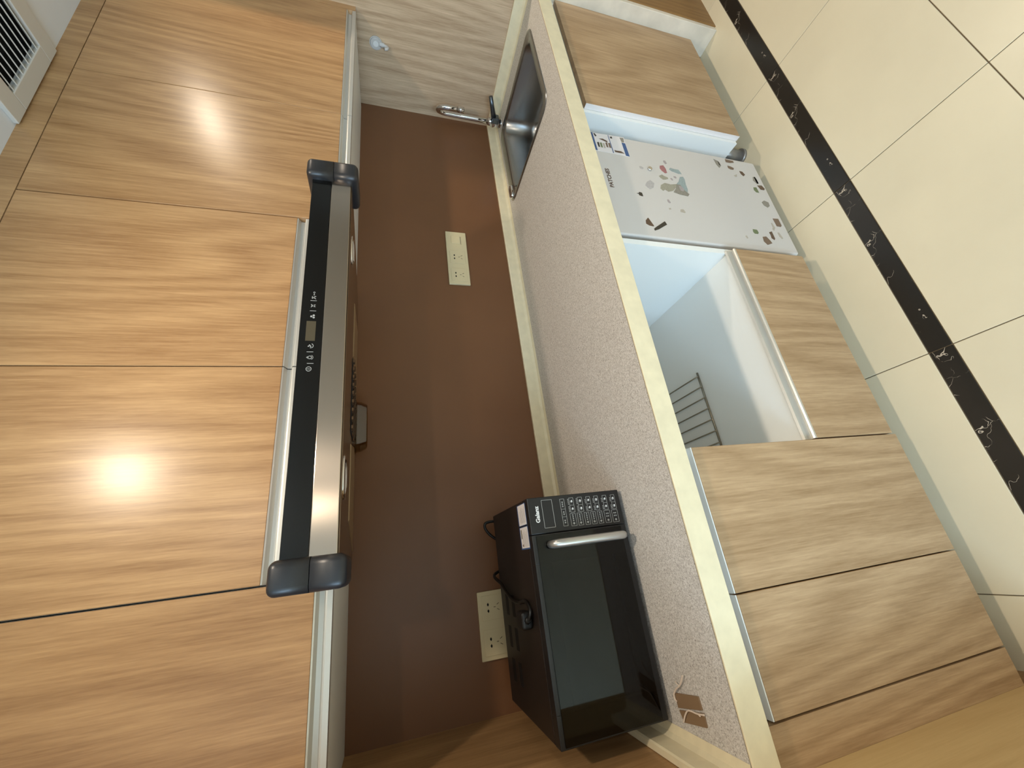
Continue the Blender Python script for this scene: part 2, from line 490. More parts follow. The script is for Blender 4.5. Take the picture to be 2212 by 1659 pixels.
# display and symbols printed on the glass
yg = HY - 0.0003
dsp = []
def gq(px, py): return at(px, py, Y=yg)
a, b = gq(683, 694), gq(659, 736)
box('display', plain('display_grey', (72, 64, 48), 0.3), hood, min(a.x, b.x), max(a.x, b.x), yg - 0.0002, yg + 0.0005, min(a.z, b.z), max(a.z, b.z))
sy = MB()
def seg(mb, p, q, w, y=yg):
    p, q = Vector(p), Vector(q); d = (q - p).normalized(); n = Vector((-d.y, d.x)) * w / 2
    mb.prism([tuple(p + n), tuple(p - n), tuple(q - n), tuple(q + n)], y - 0.0002, y + 0.0003, 'Y')
def arc(mb, c, r, a0, a1, w, y=yg, n=12):
    P = [(c[0] + r * math.cos(math.radians(a0 + (a1 - a0) * k / n)), c[1] + r * math.sin(math.radians(a0 + (a1 - a0) * k / n))) for k in range(n + 1)]
    for p, q in zip(P, P[1:]): seg(mb, p, q, w, y)
def disc(mb, c, r, y=yg, n=12, sx=1.0):
    mb.prism([(c[0] + sx * r * math.cos(2 * math.pi * k / n), c[1] + r * math.sin(2 * math.pi * k / n)) for k in range(n)], y - 0.0002, y + 0.0003, 'Y')
X2 = lambda px, py: (gq(px, py).x, gq(px, py).z)
def flush(nm='key_symbol', m=None, p=None):
    sy.build(nm, m or PRINT, p or hood); return MB()
for p in ((670, 785), (669.5, 760), (676, 671.5), (677.5, 649.5)):      # dividers between the keys
    c = X2(*p); seg(sy, (c[0], c[1] - 0.006), (c[0], c[1] + 0.006), 0.0010); sy = flush()
c = X2(666.5, 797); arc(sy, c, 0.0046, 0, 360, 0.0012, n=20); seg(sy, (c[0], c[1] - 0.0026), (c[0], c[1] + 0.0026), 0.0012)   # power
sy = flush(); c = X2(668, 772); arc(sy, (c[0], c[1] - 0.001), 0.0032, 0, 360, 0.0012); seg(sy, (c[0] - 0.0028, c[1] + 0.0008), (c[0], c[1] + 0.0052), 0.0012); seg(sy, (c[0] + 0.0028, c[1] + 0.0008), (c[0], c[1] + 0.0052), 0.0012); arc(sy, (c[0], c[1] - 0.002), 0.0048, 200, 340, 0.0008)
sy = flush(); c = X2(671, 747); disc(sy, (c[0] - 0.001, c[1] + 0.004), 0.0014); disc(sy, (c[0] + 0.0015, c[1] + 0.002), 0.0014); disc(sy, (c[0] - 0.001, c[1]), 0.0014); arc(sy, (c[0], c[1]), 0.0048, 200, 340, 0.0012); seg(sy, (c[0] - 0.0046, c[1] - 0.002), (c[0] - 0.0046, c[1] + 0.001), 0.0012)
sy = flush(); c = X2(676, 683.5)
for k in range(3):
    an = math.radians(90 + 120 * k); disc(sy, (c[0] + 0.0030 * math.cos(an), c[1] + 0.0030 * math.sin(an)), 0.0022)
sy = flush(); c = X2(677, 660.5)
for s in (-1, 1): seg(sy, (c[0] + s * 0.0022, c[1] - 0.0042), (c[0] + s * 0.0022, c[1] - 0.0006), 0.0013); seg(sy, (c[0] + s * 0.0036, c[1] + 0.0044), (c[0], c[1] + 0.0008), 0.0013)
seg(sy, (c[0] - 0.0022, c[1] - 0.0018), (c[0] + 0.0022, c[1] - 0.0018), 0.0011); seg(sy, (c[0], c[1]), (c[0], c[1] + 0.004), 0.0011)
sy = flush(); c = X2(678.5, 643)
for s in (-1, 1): seg(sy, (c[0] + s * 0.0035, c[1] - 0.0038), (c[0] - s * 0.0025, c[1] + 0.0038), 0.0013)
seg(sy, (c[0] - 0.002, c[1] + 0.0036), (c[0] + 0.0035, c[1] + 0.0036), 0.0011); seg(sy, (c[0], c[1] - 0.0008), (c[0] + 0.004, c[1] - 0.0008), 0.0011)
sy = flush(); c = X2(679, 634.5); seg(sy, (c[0] - 0.003, c[1]), (c[0] + 0.002, c[1]), 0.0011); arc(sy, (c[0] + 0.0032, c[1]), 0.0016, 0, 360, 0.001); seg(sy, (c[0] - 0.003, c[1] - 0.0015), (c[0] - 0.003, c[1] + 0.0015), 0.001)
flush()
# end caps in two halves, the lower edge rounded
for (x0, x1) in ((-0.016, 0.038), (0.895, 0.950)):
    for (lo, hi) in ((1.5424, None), (None, 1.5412)):
        t = MB().box(x0, x1, 0.766, 0.872, 1.4865, 1.6035, bev=0.013, seg=5)
        bmv = t.bm
        for zc, sgn in ((lo, -1), (hi, 1)):
            if zc is None: continue
            r = bmesh.ops.bisect_plane(bmv, geom=bmv.verts[:] + bmv.edges[:] + bmv.faces[:], plane_co=(0, 0, zc), plane_no=(0, 0, sgn), clear_outer=True)
            bmesh.ops.edgeloop_fill(bmv, edges=[e for e in r['geom_cut'] if isinstance(e, bmesh.types.BMEdge)])
        o = t.build('end_cap', CAPM, hood)
        for p in o.data.polygons: p.use_smooth = len(p.vertices) == 4 and abs(p.normal.z) < 0.99
# underside: two shallow pressed trays, a perforated inlet, two lamps, oil cup
for (xa, xb) in ((0.06, 0.37), (0.50, 0.80)):
    pts = [(xa, YB - 0.012), (xb, YB - 0.012), (xb - 0.06, 1.075), (xa + 0.06, 1.075)]
    lo = [(p[0], p[1], ub(p[1]) - 0.0004) for p in pts]; hi = [(p[0], p[1], ub(p[1]) + 0.004) for p in pts]
    mid = [(p[0] * 0.96 + (xa + xb) / 2 * 0.04, p[1], ub(p[1]) - 0.0016) for p in pts]
    MB().loft([hi, lo, mid], close_first=True, smooth=False).build('pressed_tray', TAN, hood)
inl = [(0.33, 1.04), (0.54, 1.04), (0.52, 1.20), (0.45, 1.27), (0.40, 1.27), (0.35, 1.20)]
MB().loft([[(x, y, ub(y) - 0.0008) for x, y in inl], [(x, y, ub(y) - 0.002) for x, y in inl]], close_first=True, smooth=False).build('inlet', DARK, hood)
mesh = MB()
for i in range(9):
    for j in range(9):
        x = 0.345 + i * 0.0235 + (j % 2) * 0.011; y = 1.05 + j * 0.023
        if y > 1.19 and not (0.38 < x < 0.49): continue
        n6 = [(x + 0.0085 * math.cos(math.radians(60 * k)), y + 0.0085 * math.sin(math.radians(60 * k))) for k in range(6)]
        n6i = [(x + 0.0065 * math.cos(math.radians(60 * k)), y + 0.0065 * math.sin(math.radians(60 * k))) for k in range(6)]
        mesh.loft([[(p[0], p[1], ub(p[1]) - 0.0021) for p in n6], [(p[0], p[1], ub(p[1]) - 0.006) for p in n6], [(p[0], p[1], ub(p[1]) - 0.006) for p in n6i], [(p[0], p[1], ub(p[1]) - 0.0021) for p in n6i]], close_last=False, smooth=False)
mesh.build('inlet_mesh', HOODU, hood)
for (x, y) in ((0.757, 0.872), (0.178, 0.845)):
    n = 28
    rg = lambda r, dz: [(x + 1.45 * r * math.cos(2 * math.pi * k / n), y + r * math.sin(2 * math.pi * k / n), ub(y) - dz) for k in range(n)]
    MB().loft([rg(0.031, -0.002), rg(0.031, 0.003), rg(0.027, 0.004), rg(0.025, 0.001)], close_last=False).build('lamp_ring', CHROME, hood)
    MB().loft([rg(0.0255, 0.0), rg(0.024, 0.0015)], close_first=True).build('lamp_lens', plain('lamp_lens', (120, 112, 96), 0.15), hood)
cxs = [(0.365, 1.275), (0.495, 1.275), (0.515, 1.30), (0.495, 1.338), (0.365, 1.338), (0.345, 1.30)]
def cl(s, z): return [(0.43 + (x - 0.43) * s, 1.306 + (y - 1.306) * s, z) for x, y in cxs]
MB().loft([cl(1.0, 1.521), cl(0.97, 1.503), cl(0.86, 1.485), cl(0.82, 1.484), cl(0.92, 1.504), cl(0.96, 1.521)], smooth=False).build('oil_cup', CUPG, hood)
MB().loft([cl(1.06, 1.5165), cl(1.06, 1.5205), cl(0.97, 1.5205), cl(0.97, 1.5165)], close_last=False, smooth=False).build('oil_cup_rim', CUPG, hood)

# ------------------------------------------------------------------ base cabinets
def carcass(t, x0, x1, z0, z1, zt=None, mat=WHITE, back=YB - 0.04):
    th = 0.018; yf = YD + 0.0195
    MB().box(x0, x0 + th, yf, back, z0, z1).box(x1 - th, x1, yf, back, z0, z1).box(x0 + th, x1 - th, yf, back, z0, z0 + th)\
        .box(x0 + th, x1 - th, back - 0.006, back, z0 + th, z1).build('carcass', mat, t)


def legs(t, x0, x1, z, ys=(0.86, 1.22)):
    for x in (x0 + 0.05, x1 - 0.05):
        for y in ys:
            MB().cyl((x, y, 0), (x, y, 0.012), 0.030).cyl((x, y, 0.012), (x, y, z), 0.023).build('leg', LEGM, t)


def top_channel(t, x0, x1, zt):
    """recessed aluminium finger channel above a base door (door top at zt, worktop above)"""
    y = YD
    pts = [(y + 0.019, 0.803), (y + 0.033, 0.803), (y + 0.033, zt - 0.03), (y + 0.0195, zt - 0.03), (y + 0.0195, zt - 0.012), (y + 0.030, zt - 0.010), (y + 0.030, 0.790), (y + 0.019, 0.790)]
    MB().prism(pts, x0, x1, 'X').build('finger_channel', ALU, t)


# left double-door cabinet
bc = thing('base_cabinet', (-0.08, 1.0, 0), 'two-door oak base cabinet under the microwave', 'cabinet')
carcass(bc, -0.333, 0.150, 0.10, 0.765)
legs(bc, -0.333, 0.150, 0.10)
for (a, b) in ((-0.1285, 0.168), (-0.332, -0.1285)):
    d = box('door', OAKD, bc, a + 0.0015, b - 0.0015, YD, YD + 0.0185, 0.095, 0.772, bev=0.0008, seg=1)
    box('door_edge', WHITE, d, a + 0.0015, b - 0.0015, YD + 0.001, YD + 0.0185, 0.7722, 0.7745)
top_channel(bc, -0.333, 0.150, 0.775)

# open cabinet with one drawer front below the niche
oc = thing('open_cabinet', (0.47, 1.0, 0), 'white open-niche cabinet with an oak drawer front below', 'cabinet')
th = 0.018; x0, x1 = 0.1510, 0.790; yf = YD + 0.0195; yk = YB - 0.04
MB().box(x0, x0 + th, yf, yk, 0.10, 0.803).build('side_panel', WHITE, oc)
MB().box(x1 - th, x1, yf, yk, 0.10, 0.803).build('side_panel', WHITE, oc)
MB().box(x0 + th, x1 - th, yf, yk, 0.10, 0.118).build('bottom_panel', WHITE, oc)
MB().box(x0 + th, x1 - th, yf, yk, 0.382, 0.400).build('niche_shelf', WHITE, oc)
MB().box(x0 + th, x1 - th, yk - 0.008, yk, 0.118, 0.803).build('back_panel', WHITE, oc)
legs(oc, x0, x1, 0.10)
df = box('drawer_front', OAKD, oc, 0.1700, x1 - 0.012, YD, YD + 0.0185, 0.105, 0.384, bev=0.0008, seg=1)
y = YD
pts = [(y, 0.3845), (y, 0.390), (y + 0.004, 0.392), (y + 0.007, 0.3875), (y + 0.0125, 0.3875), (y + 0.0135, 0.408), (y + 0.0195, 0.410), (y + 0.0192, 0.3845)]
MB().prism(pts, 0.1700, x1 - 0.012, 'X').build('handle_profile', ALU, df)

# sink cabinet
sc = thing('sink_cabinet', (1.68, 1.0, 0), 'oak-door base cabinet under the sink', 'cabinet')
carcass(sc, 1.345, 2.020, 0.115, 0.775)
legs(sc, 1.345, 2.020, 0.115, ys=(0.835, 1.22))
d = box('door', OAKD, sc, 1.362, 2.000, YD, YD + 0.0185, 0.112, 0.770, bev=0.0008, seg=1)
box('door_edge', LABELW, d, 1.3605, 1.3618, YD + 0.0005, YD + 0.0185, 0.112, 0.770)
top_channel(sc, 1.363, 2.000, 0.775)

# ------------------------------------------------------------------ worktop
ct = thing('worktop', (0.85, YB, 0.80), 'speckled grey stone worktop with cream edges', 'worktop')
SX0, SX1, SY0, SY1 = 1.492, 1.940, 0.845, 1.272
ys0, ys1 = YC + 0.006, YB - 0.001
sx0, sx1 = XL + 0.001, XR - 0.001
ct_s = MB().box(sx0, SX0, ys0, ys1, 0.806, ZC).box(SX1, sx1, ys0, ys1, 0.806, ZC).box(SX0, SX1, ys0, SY0, 0.806, ZC).box(SX0, SX1, SY1, ys1, 0.806, ZC)
ct_s.build('slab', SPECK, ct)
box('seam', GROUT, ct, sx0, sx1, YC + 0.0042, YC + 0.0062, 0.806, ZC - 0.0002)
MB().box(sx0, sx1, YC, YC + 0.0045, 0.805, ZC + 0.0006, bev=0.001, seg=2).build('front_edge', CREAM, ct)
ucx = [(YB - 0.001, ZC + 0.0003), (YB - 0.001, 0.908), (YB - 0.010, 0.908), (YB - 0.012, 0.905), (YB - 0.0125, 0.872), (YB - 0.017, 0.863), (YB - 0.028, ZC + 0.0008), (YB - 0.028, ZC + 0.0003)]
struct(MB().prism(ucx, sx0, sx1, 'X').build('trim_5', CREAM), 'cream stone upstand along the back of the worktop')
struct(MB().prism([(XR - (YB - p[0]), p[1]) for p in ucx], YC + 0.006, YB - 0.013, 'Y').build('trim_6', CREAM), 'cream stone upstand at the sink end of the worktop')
struct(MB().prism([(XL + (YB - p[0]) * 1.4, p[1]) for p in ucx], YC + 0.006, YB - 0.013, 'Y').build('trim_7', CREAM), 'cream stone upstand at the microwave end of the worktop')

# ------------------------------------------------------------------ sink
sk = thing('kitchen_sink', (1.708, 1.055, ZC), 'inset stainless steel single-bowl sink', 'sink')
RX0, RX1, RY0, RY1 = 1.476, 1.958, 0.818, 1.300
L = [rrect(RX0, RX1, RY0, RY1, 0.05, ZC + 0.0006, 8), rrect(RX0 + 0.002, RX1 - 0.002, RY0 + 0.002, RY1 - 0.002, 0.05, ZC + 0.004, 8),
     rrect(RX0 + 0.008, RX1 - 0.008, RY0 + 0.008, RY1 - 0.008, 0.05, ZC + 0.0042, 8), rrect(RX0 + 0.014, RX1 - 0.014, RY0 + 0.014, RY1 - 0.045, 0.05, ZC + 0.0025, 8)]
MB().loft(L, close_last=False).build('rim', CHROME if False else SINKM, sk)
bx0, bx1, by0, by1 = RX0 + 0.026, RX1 - 0.026, RY0 + 0.036, RY1 - 0.056
LB = [rrect(RX0 + 0.014, RX1 - 0.014, RY0 + 0.014, RY1 - 0.045, 0.05, ZC + 0.0025, 8), rrect(bx0 - 0.004, bx1 + 0.004, by0 - 0.004, by1 + 0.004, 0.055, ZC + 0.001, 8),
      rrect(bx0, bx1, by0, by1, 0.06, ZC - 0.006, 8), rrect(bx0 + 0.004, bx1 - 0.004, by0 + 0.004, by1 - 0.004, 0.065, ZC - 0.13, 8),
      rrect(bx0 + 0.012, bx1 - 0.012, by0 + 0.012, by1 - 0.012, 0.065, ZC - 0.165, 8), rrect(bx0 + 0.04, bx1 - 0.04, by0 + 0.04, by1 - 0.04, 0.06, ZC - 0.180, 8),
      rrect(1.66, 1.76, 1.0, 1.1, 0.045, ZC - 0.183, 8)]
MB().loft(LB).build('bowl', SINKM, sk)
MB().tube([(1.71 + 0.04 * math.cos(a / 24 * 6.2832), 1.05 + 0.04 * math.sin(a / 24 * 6.2832), ZC - 0.181) for a in range(25)], 0.004, 8, cap=False).build('drain_ring', CHROME, sk)
kn = rrect(1.500, 1.575, 1.262, 1.2935, 0.0155, ZC + 0.003, 6)
def ins(l, d, z):
    cx = sum(p[0] for p in l) / len(l); cy = sum(p[1] for p in l) / len(l)
    return [(cx + (p[0] - cx) * (1 - d / 0.035), cy + (p[1] - cy) * (1 - d / 0.0155), z) for p in l]
MB().loft([kn, ins(kn, 0.001, ZC + 0.010), ins(kn, 0.004, ZC + 0.012), ins(kn, 0.007, ZC + 0.007)]).build('drain_knob', CHROME, sk)
mk = MB()
for (dx, dz) in ((0, 0), (0.016, 0.002)):
    mk.tube([(1.62 + dx, by1 - 0.0045, ZC - 0.045 - dz), (1.62 + dx, by1 - 0.0045, ZC - 0.066)], 0.0012, 6)
mk.tube([(1.616, by1 - 0.0045, ZC - 0.05), (1.628, by1 - 0.0045, ZC - 0.05), (1.63, by1 - 0.0045, ZC - 0.058)], 0.0012, 6)
mk.build('stamped_mark', GUN, sk)

# ------------------------------------------------------------------ faucet
fc = thing('faucet', (2.012, 1.275, ZC), 'chrome gooseneck faucet with a flat lever beside the sink', 'faucet')
bxp, byp = 2.012, 1.275
MB().cyl((bxp, byp, ZC), (bxp, byp, ZC + 0.006), 0.027).cyl((bxp, byp, ZC + 0.006), (bxp, byp, ZC + 0.045), 0.023).cyl((bxp, byp, ZC + 0.045), (bxp, byp, ZC + 0.070), 0.023, 0.0155).build('base', CHROME, fc)
d2 = Vector((-0.55, -0.83, 0)).normalized()
pts = [(bxp, byp, ZC + 0.055), (bxp, byp, ZC + 0.12), (bxp, byp, ZC + 0.20), (bxp, byp, ZC + 0.275)]
R = 0.030
for k in range(1, 13):
    an = math.pi * k / 12
    o = d2 * (R - R * math.cos(an))
    pts.append((bxp + o.x, byp + o.y, ZC + 0.275 + 0.045 * math.sin(an)))
e = pts[-1]; pts.append((e[0], e[1], e[2] - 0.05))
MB().tube(pts, 0.0115, 16).build('spout', CHROME, fc)
MB().cyl((e[0], e[1], e[2] - 0.045), (e[0], e[1], e[2] - 0.075), 0.0135).build('aerator', CHROME, fc)
lv = MB().box(bxp - 0.028, bxp + 0.010, byp - 0.036, byp - 0.008, ZC + 0.018, ZC + 0.052, bev=0.004)
lv.tube([(bxp - 0.012, byp - 0.030, ZC + 0.045), (bxp - 0.004, byp - 0.075, ZC + 0.062), (bxp + 0.002, byp - 0.118, ZC + 0.078)], [0.013, 0.0105, 0.0095], 8)
lv.build('lever', GUN, fc)

# ------------------------------------------------------------------ small fridge
fx0, fx1, fy = 0.818, 1.263, 0.770
fr = thing('mini_fridge', ((fx0 + fx1) / 2, 1.0, 0), 'white mini fridge with floral stickers under the worktop', 'fridge')
MB().box(fx0 + 0.002, fx1 - 0.002, fy + 0.042, 1.27, 0.03, 0.790, bev=0.006).build('body', FRG, fr)
MB().box(fx0, fx1, fy, fy + 0.040, 0.060, 0.788, bev=0.006, seg=3).build('door', FRW, fr)
for x in (fx0 + 0.04, fx1 - 0.04):
    for yy in (fy + 0.07, 1.22): MB().cyl((x, yy, 0), (x, yy, 0.032), 0.014).build('foot', BLACKP, fr)
YF = fy - 0.0004


def decal(pix, mat, name='decal', lab=None, dy=0.0):
    pts = [at(p[0], p[1], Y=YF) for p in pix]
    o = MB().prism([(p.x, p.z) for p in pts], YF - 0.0003 - dy, YF + 0.0006, 'Y').build(name, mat, fr)
    if lab: o['label'] = lab
    return o


def c2(*P): return [(1370 + x / 11.06, 330 + y / 11.06) for x, y in P]
def c3(*P): return [(1520 + x / 7.213, 330 + y / 7.213) for x, y in P]
def c1(*P): return [(1270 + x / 10.37, 260 + y / 10.37) for x, y in P]
COLS = {n: plain('sticker_' + n, c, 0.45, noise=0.12, nscale=220) for n, c in dict(
    olive=(158, 152, 134), teal=(150, 162, 160), red=(164, 108, 108), mauve=(166, 154, 152), lilac=(180, 174, 170),
    black=(52, 47, 40), brown=(118, 96, 78), dbrown=(92, 70, 54), green=(108, 120, 84), grey=(140, 134, 122), tan=(180, 170, 154)).items()}
decal(c2((610, 310), (690, 300), (750, 380), (785, 480), (740, 490), (660, 430), (610, 370)), COLS['red'])
decal(c2((690, 185), (735, 190), (780, 255), (745, 270), (705, 235)), COLS['mauve'])
decal(c2((115, 320), (165, 320), (225, 365), (200, 395), (140, 365)), COLS['lilac'])
decal(c2((830, 395), (855, 360), (950, 390), (1050, 405), (1100, 460), (1130, 510), (1060, 505), (960, 465), (890, 440)), COLS['teal'])
decal(c2((590, 555), (660, 520), (720, 560), (800, 590), (810, 625), (740, 640), (690, 640), (630, 600)), COLS['olive'])
decal(c2((935, 560), (985, 565), (1015, 605), (990, 615), (945, 590)), COLS['mauve'])
decal(c2((860, 610), (895, 605), (930, 655), (905, 660)), COLS['mauve'])
decal(c2((1090, 580), (1165, 575), (1205, 640), (1235, 770), (1280, 880), (1275, 980), (1180, 930), (1110, 800), (1010, 750), (1060, 690)), COLS['teal'])
decal(c2((640, 770), (730, 720), (870, 760), (1010, 750), (1000, 830), (930, 910), (820, 930), (740, 880), (690, 910), (625, 850)), COLS['olive'], dy=0.00003)
decal(c2((1010, 755), (1100, 770), (1180, 880), (1280, 960), (1320, 990), (1290, 1040), (1100, 1000), (940, 940), (1000, 850)), COLS['grey'], dy=0.00006)
decal(c2((1060, 790), (1120, 800), (1190, 870), (1180, 930), (1110, 900)), COLS['mauve'], dy=0.0001)
decal(c2((300, 700), (380, 650), (480, 730), (460, 830), (380, 870), (310, 820), (260, 780)), COLS['lilac'])
decal(c2((785, 1120), (820, 1115), (875, 1190), (855, 1205), (810, 1180)), COLS['mauve'])
decal(c2((825, 1325), (870, 1320), (885, 1350), (845, 1355)), COLS['tan'])
decal(c2((1110, 1355), (1170, 1350), (1230, 1420), (1215, 1440), (1110, 1415)), COLS['tan'])
decal(c2((60, 965), (110, 960), (115, 935), (185, 955), (215, 1035), (185, 1035), (120, 1010), (110, 980)), COLS['black'])
decal([(1395, 476), (1398, 472), (1400, 470), (1413, 488), (1412, 489), (1403, 487), (1396, 483)], COLS['dbrown'])
decal([(1413, 494), (1418, 490), (1436, 478), (1441, 485), (1424, 495), (1415, 498)], COLS['black'])
decal([(1286, 368), (1292, 372), (1295, 378), (1294, 387), (1290, 380)], COLS['black'])
for P, m in (([(330, 100), (385, 112), (455, 128), (470, 155), (410, 158), (345, 145)], 'brown'), ([(370, 200), (420, 215), (470, 240), (465, 265), (420, 260), (380, 235)], 'brown'),
             ([(150, 95), (210, 125), (270, 205), (245, 235), (200, 185)], 'grey'), ([(215, 125), (240, 150), (270, 205), (235, 185)], 'black'),
             ([(555, 285), (600, 295), (645, 345), (620, 365), (580, 330)], 'dbrown'), ([(470, 355), (515, 335), (518, 375), (495, 375)], 'tan'),
             ([(765, 380), (795, 375), (835, 430), (858, 480), (830, 485), (770, 430)], 'grey'), ([(780, 380), (800, 380), (855, 478), (830, 482)], 'dbrown'),
             ([(835, 510), (900, 510), (950, 560), (945, 583), (890, 575)], 'dbrown'), ([(775, 540), (820, 540), (865, 625), (820, 615), (785, 580)], 'green'),
             ([(905, 770), (940, 745), (1010, 775), (1030, 830), (1000, 855), (940, 820)], 'grey'), ([(1075, 1025), (1160, 1030), (1215, 1135), (1205, 1155), (1140, 1145)], 'brown'),
             ([(1050, 1095), (1065, 1095), (1115, 1170), (1100, 1215), (1070, 1190), (1080, 1165)], 'tan'), ([(765, 1190), (830, 1200), (858, 1245), (850, 1265), (800, 1260), (775, 1235)], 'green'),
             ([(1020, 1240), (1060, 1225), (1115, 1340), (1105, 1360), (1060, 1330), (1045, 1280)], 'dbrown'), ([(920, 1310), (975, 1305), (1040, 1370), (1070, 1410), (1000, 1435), (940, 1380)], 'brown'),
             ([(1150, 1245), (1175, 1245), (1240, 1335), (1225, 1345), (1185, 1310)], 'tan'), ([(650, 1295), (675, 1290), (695, 1330), (680, 1335)], 'tan')):
    decal(c3(*P), COLS[m], dy=0.0001 if m in ('black',) else 0)
# round magnet
p = at(1403, 366, Y=YF); MB().cyl((p.x, YF + 0.0003, p.z), (p.x, YF - 0.006, p.z), 0.008, 0.007).build('magnet', CHROME, fr)
# energy label
decal(c1((30, 262), (800, 385), (935, 815), (145, 660)), LABELW, 'energy_label', 'white and blue energy label')
decal(c1((30, 262), (98, 272), (220, 670), (145, 660)), BLUE, 'label_print', dy=0.0002)
decal(c1((750, 500), (832, 520), (935, 815), (850, 795)), BLUE, 'label_print', dy=0.0002)
decal(c1((705, 390), (790, 400), (812, 500), (752, 495)), COLS['grey'], 'label_print', dy=0.0002)
decal(c1((438, 335), (452, 337), (585, 735), (565, 730)), BLUE, 'label_print', dy=0.0002)
for k, m in enumerate(('black', 'green', 'tan', 'brown', 'brown')):
    x0_, yo = 200 + k * 62, 490 + k * 12 - (k > 2) * 25
    decal(c1((x0_, yo), (x0_ + 42, yo - 5), (x0_ + 75, yo + 110), (x0_ + 35, yo + 100)), COLS[m], 'label_print', dy=0.0002)
decal(c1((240, 410), (330, 412), (430, 465), (440, 500), (350, 460)), COLS['dbrown'], 'label_print', dy=0.0002)
decal(c1((590, 665), (640, 680), (740, 695), (830, 750), (700, 730), (610, 710)), COLS['dbrown'], 'label_print', dy=0.0002)
decal(c1((485, 370), (530, 365), (545, 410), (500, 405)), COLS['black'], 'label_print', dy=0.0002)
decal(c1((115, 290), (150, 290), (195, 350), (160, 360)), COLS['black'], 'label_print', dy=0.0002)


def text(body, size, mat, parent, mtx, name, bold=0.0, align='CENTER'):
    cu = bpy.data.curves.new('t', 'FONT'); cu.body = body; cu.size = size; cu.align_x = align; cu.align_y = 'CENTER'
    cu.extrude = 0.0002; cu.offset = bold; cu.resolution_u = 3
    to = bpy.data.objects.new('t', cu); col.objects.link(to)
    dg = bpy.context.evaluated_depsgraph_get(); dg.update()
    me = bpy.data.meshes.new_from_object(to.evaluated_get(dg))
    bpy.data.objects.remove(to)
    me.transform(mtx); me.materials.clear(); me.materials.append(mat)
    o = bpy.data.objects.new(name, me); col.objects.link(o); o.parent = parent; o.matrix_parent_inverse = PINV(parent)
    return o


FRONT = Matrix.Rotation(math.radians(90), 4, 'X')
p = at(1317, 384, Y=YF)
text('PATCHES', 0.020, COLS['dbrown'], fr, Matrix.Translation((p.x, YF - 0.0002, p.z)) @ FRONT, 'lettering', bold=0.0004)

# ------------------------------------------------------------------ microwave
FT = ZC + 0.0008
mx0, mx1, my0, my1, mz0, mz1 = -0.356, 0.114, 0.925, 1.275, 0.870, 1.112
mw = thing('microwave', ((mx0 + mx1) / 2, (my0 + my1) / 2, ZC), 'black microwave oven with silver handle on the worktop', 'microwave')
fy0 = my0
sh = MB()      # hollow cavity behind the door
sh.box(mx0, mx1, fy0 + 0.030, my1, mz1 - 0.02, mz1, bev=0.003).box(mx0, mx1, fy0 + 0.03, my1, mz0, mz0 + 0.02, bev=0.003)
sh.box(mx0, mx0 + 0.025, fy0 + 0.03, my1, mz0 + 0.02, mz1 - 0.02).box(-0.005, mx1, fy0 + 0.03, my1, mz0 + 0.02, mz1 - 0.02).box(mx0 + 0.025, -0.005, my1 - 0.02, my1, mz0 + 0.02, mz1 - 0.02)
lining = MB().box(mx0 + 0.0255, -0.0055, my1 - 0.024, my1 - 0.0205, mz0 + 0.0205, mz1 - 0.0205).box(mx0 + 0.0252, mx0 + 0.028, fy0 + 0.031, my1 - 0.025, mz0 + 0.021, mz1 - 0.021).box(-0.008, -0.0052, fy0 + 0.031, my1 - 0.025, mz0 + 0.021, mz1 - 0.021).box(mx0 + 0.029, -0.009, fy0 + 0.031, my1 - 0.025, mz0 + 0.0203, mz0 + 0.023)
MWB = plain('microwave_shell', (30, 22, 18), 0.45)
sh.build('body', MWB, mw)
lining.build('cavity_lining', plain('cavity_enamel', (190, 184, 170), 0.4), mw)
for x in (mx0 + 0.05, mx1 - 0.05):
    for yy in (my0 + 0.06, my1 - 0.05): MB().cyl((x, yy, FT), (x, yy, mz0 + 0.004), 0.013).build('foot', BLACKP, mw)
box('control_panel', BLACKP, mw, 0.0325, mx1, fy0, fy0 + 0.0295, mz0, mz1, bev=0.002)
dr = MB()
dx0, dx1 = mx0, 0.0315
wx0, wx1, wz0, wz1 = mx0 + 0.055, -0.030, mz0 + 0.045, mz1 - 0.040
dr.box(dx0, wx0, fy0, fy0 + 0.029, mz0, mz1, bev=0.0015).box(wx1, dx1, fy0, fy0 + 0.029, mz0, mz1, bev=0.0015)
dr.box(wx0 - 0.001, wx1 + 0.001, fy0, fy0 + 0.029, mz0, wz0, bev=0.0015).box(wx0 - 0.001, wx1 + 0.001, fy0, fy0 + 0.029, wz1, mz1, bev=0.0015)
door = dr.build('door', BLACKP, mw)
MB().box(dx0 + 0.004, dx1 - 0.003, fy0 - 0.002, fy0 - 0.0002, mz0 + 0.014, mz1 - 0.010).build('door_glass', glass_thin('door_glass', (0.36, 0.36, 0.34), 0.032), door)
box('window_screen', SMOKE, door, wx0, wx1, fy0 + 0.012, fy0 + 0.013, wz0, wz1)
# handle
HXc = 0.008
hp = [(HXc, fy0 - 0.003, 1.072), (HXc, fy0 - 0.020, 1.070), (HXc, fy0 - 0.027, 1.062)] + [(HXc, fy0 - 0.029, z) for z in (1.045, 1.0, 0.95, 0.915)] + [(HXc, fy0 - 0.027, 0.900), (HXc, fy0 - 0.020, 0.892), (HXc, fy0 - 0.003, 0.890)]
MB().tube(hp, [0.008, 0.009, 0.0095, 0.0095, 0.0095, 0.0095, 0.0095, 0.0095, 0.009, 0.008], 14).build('handle', plain('silver_handle', (200, 200, 196), 0.3, metal=0.85), door)
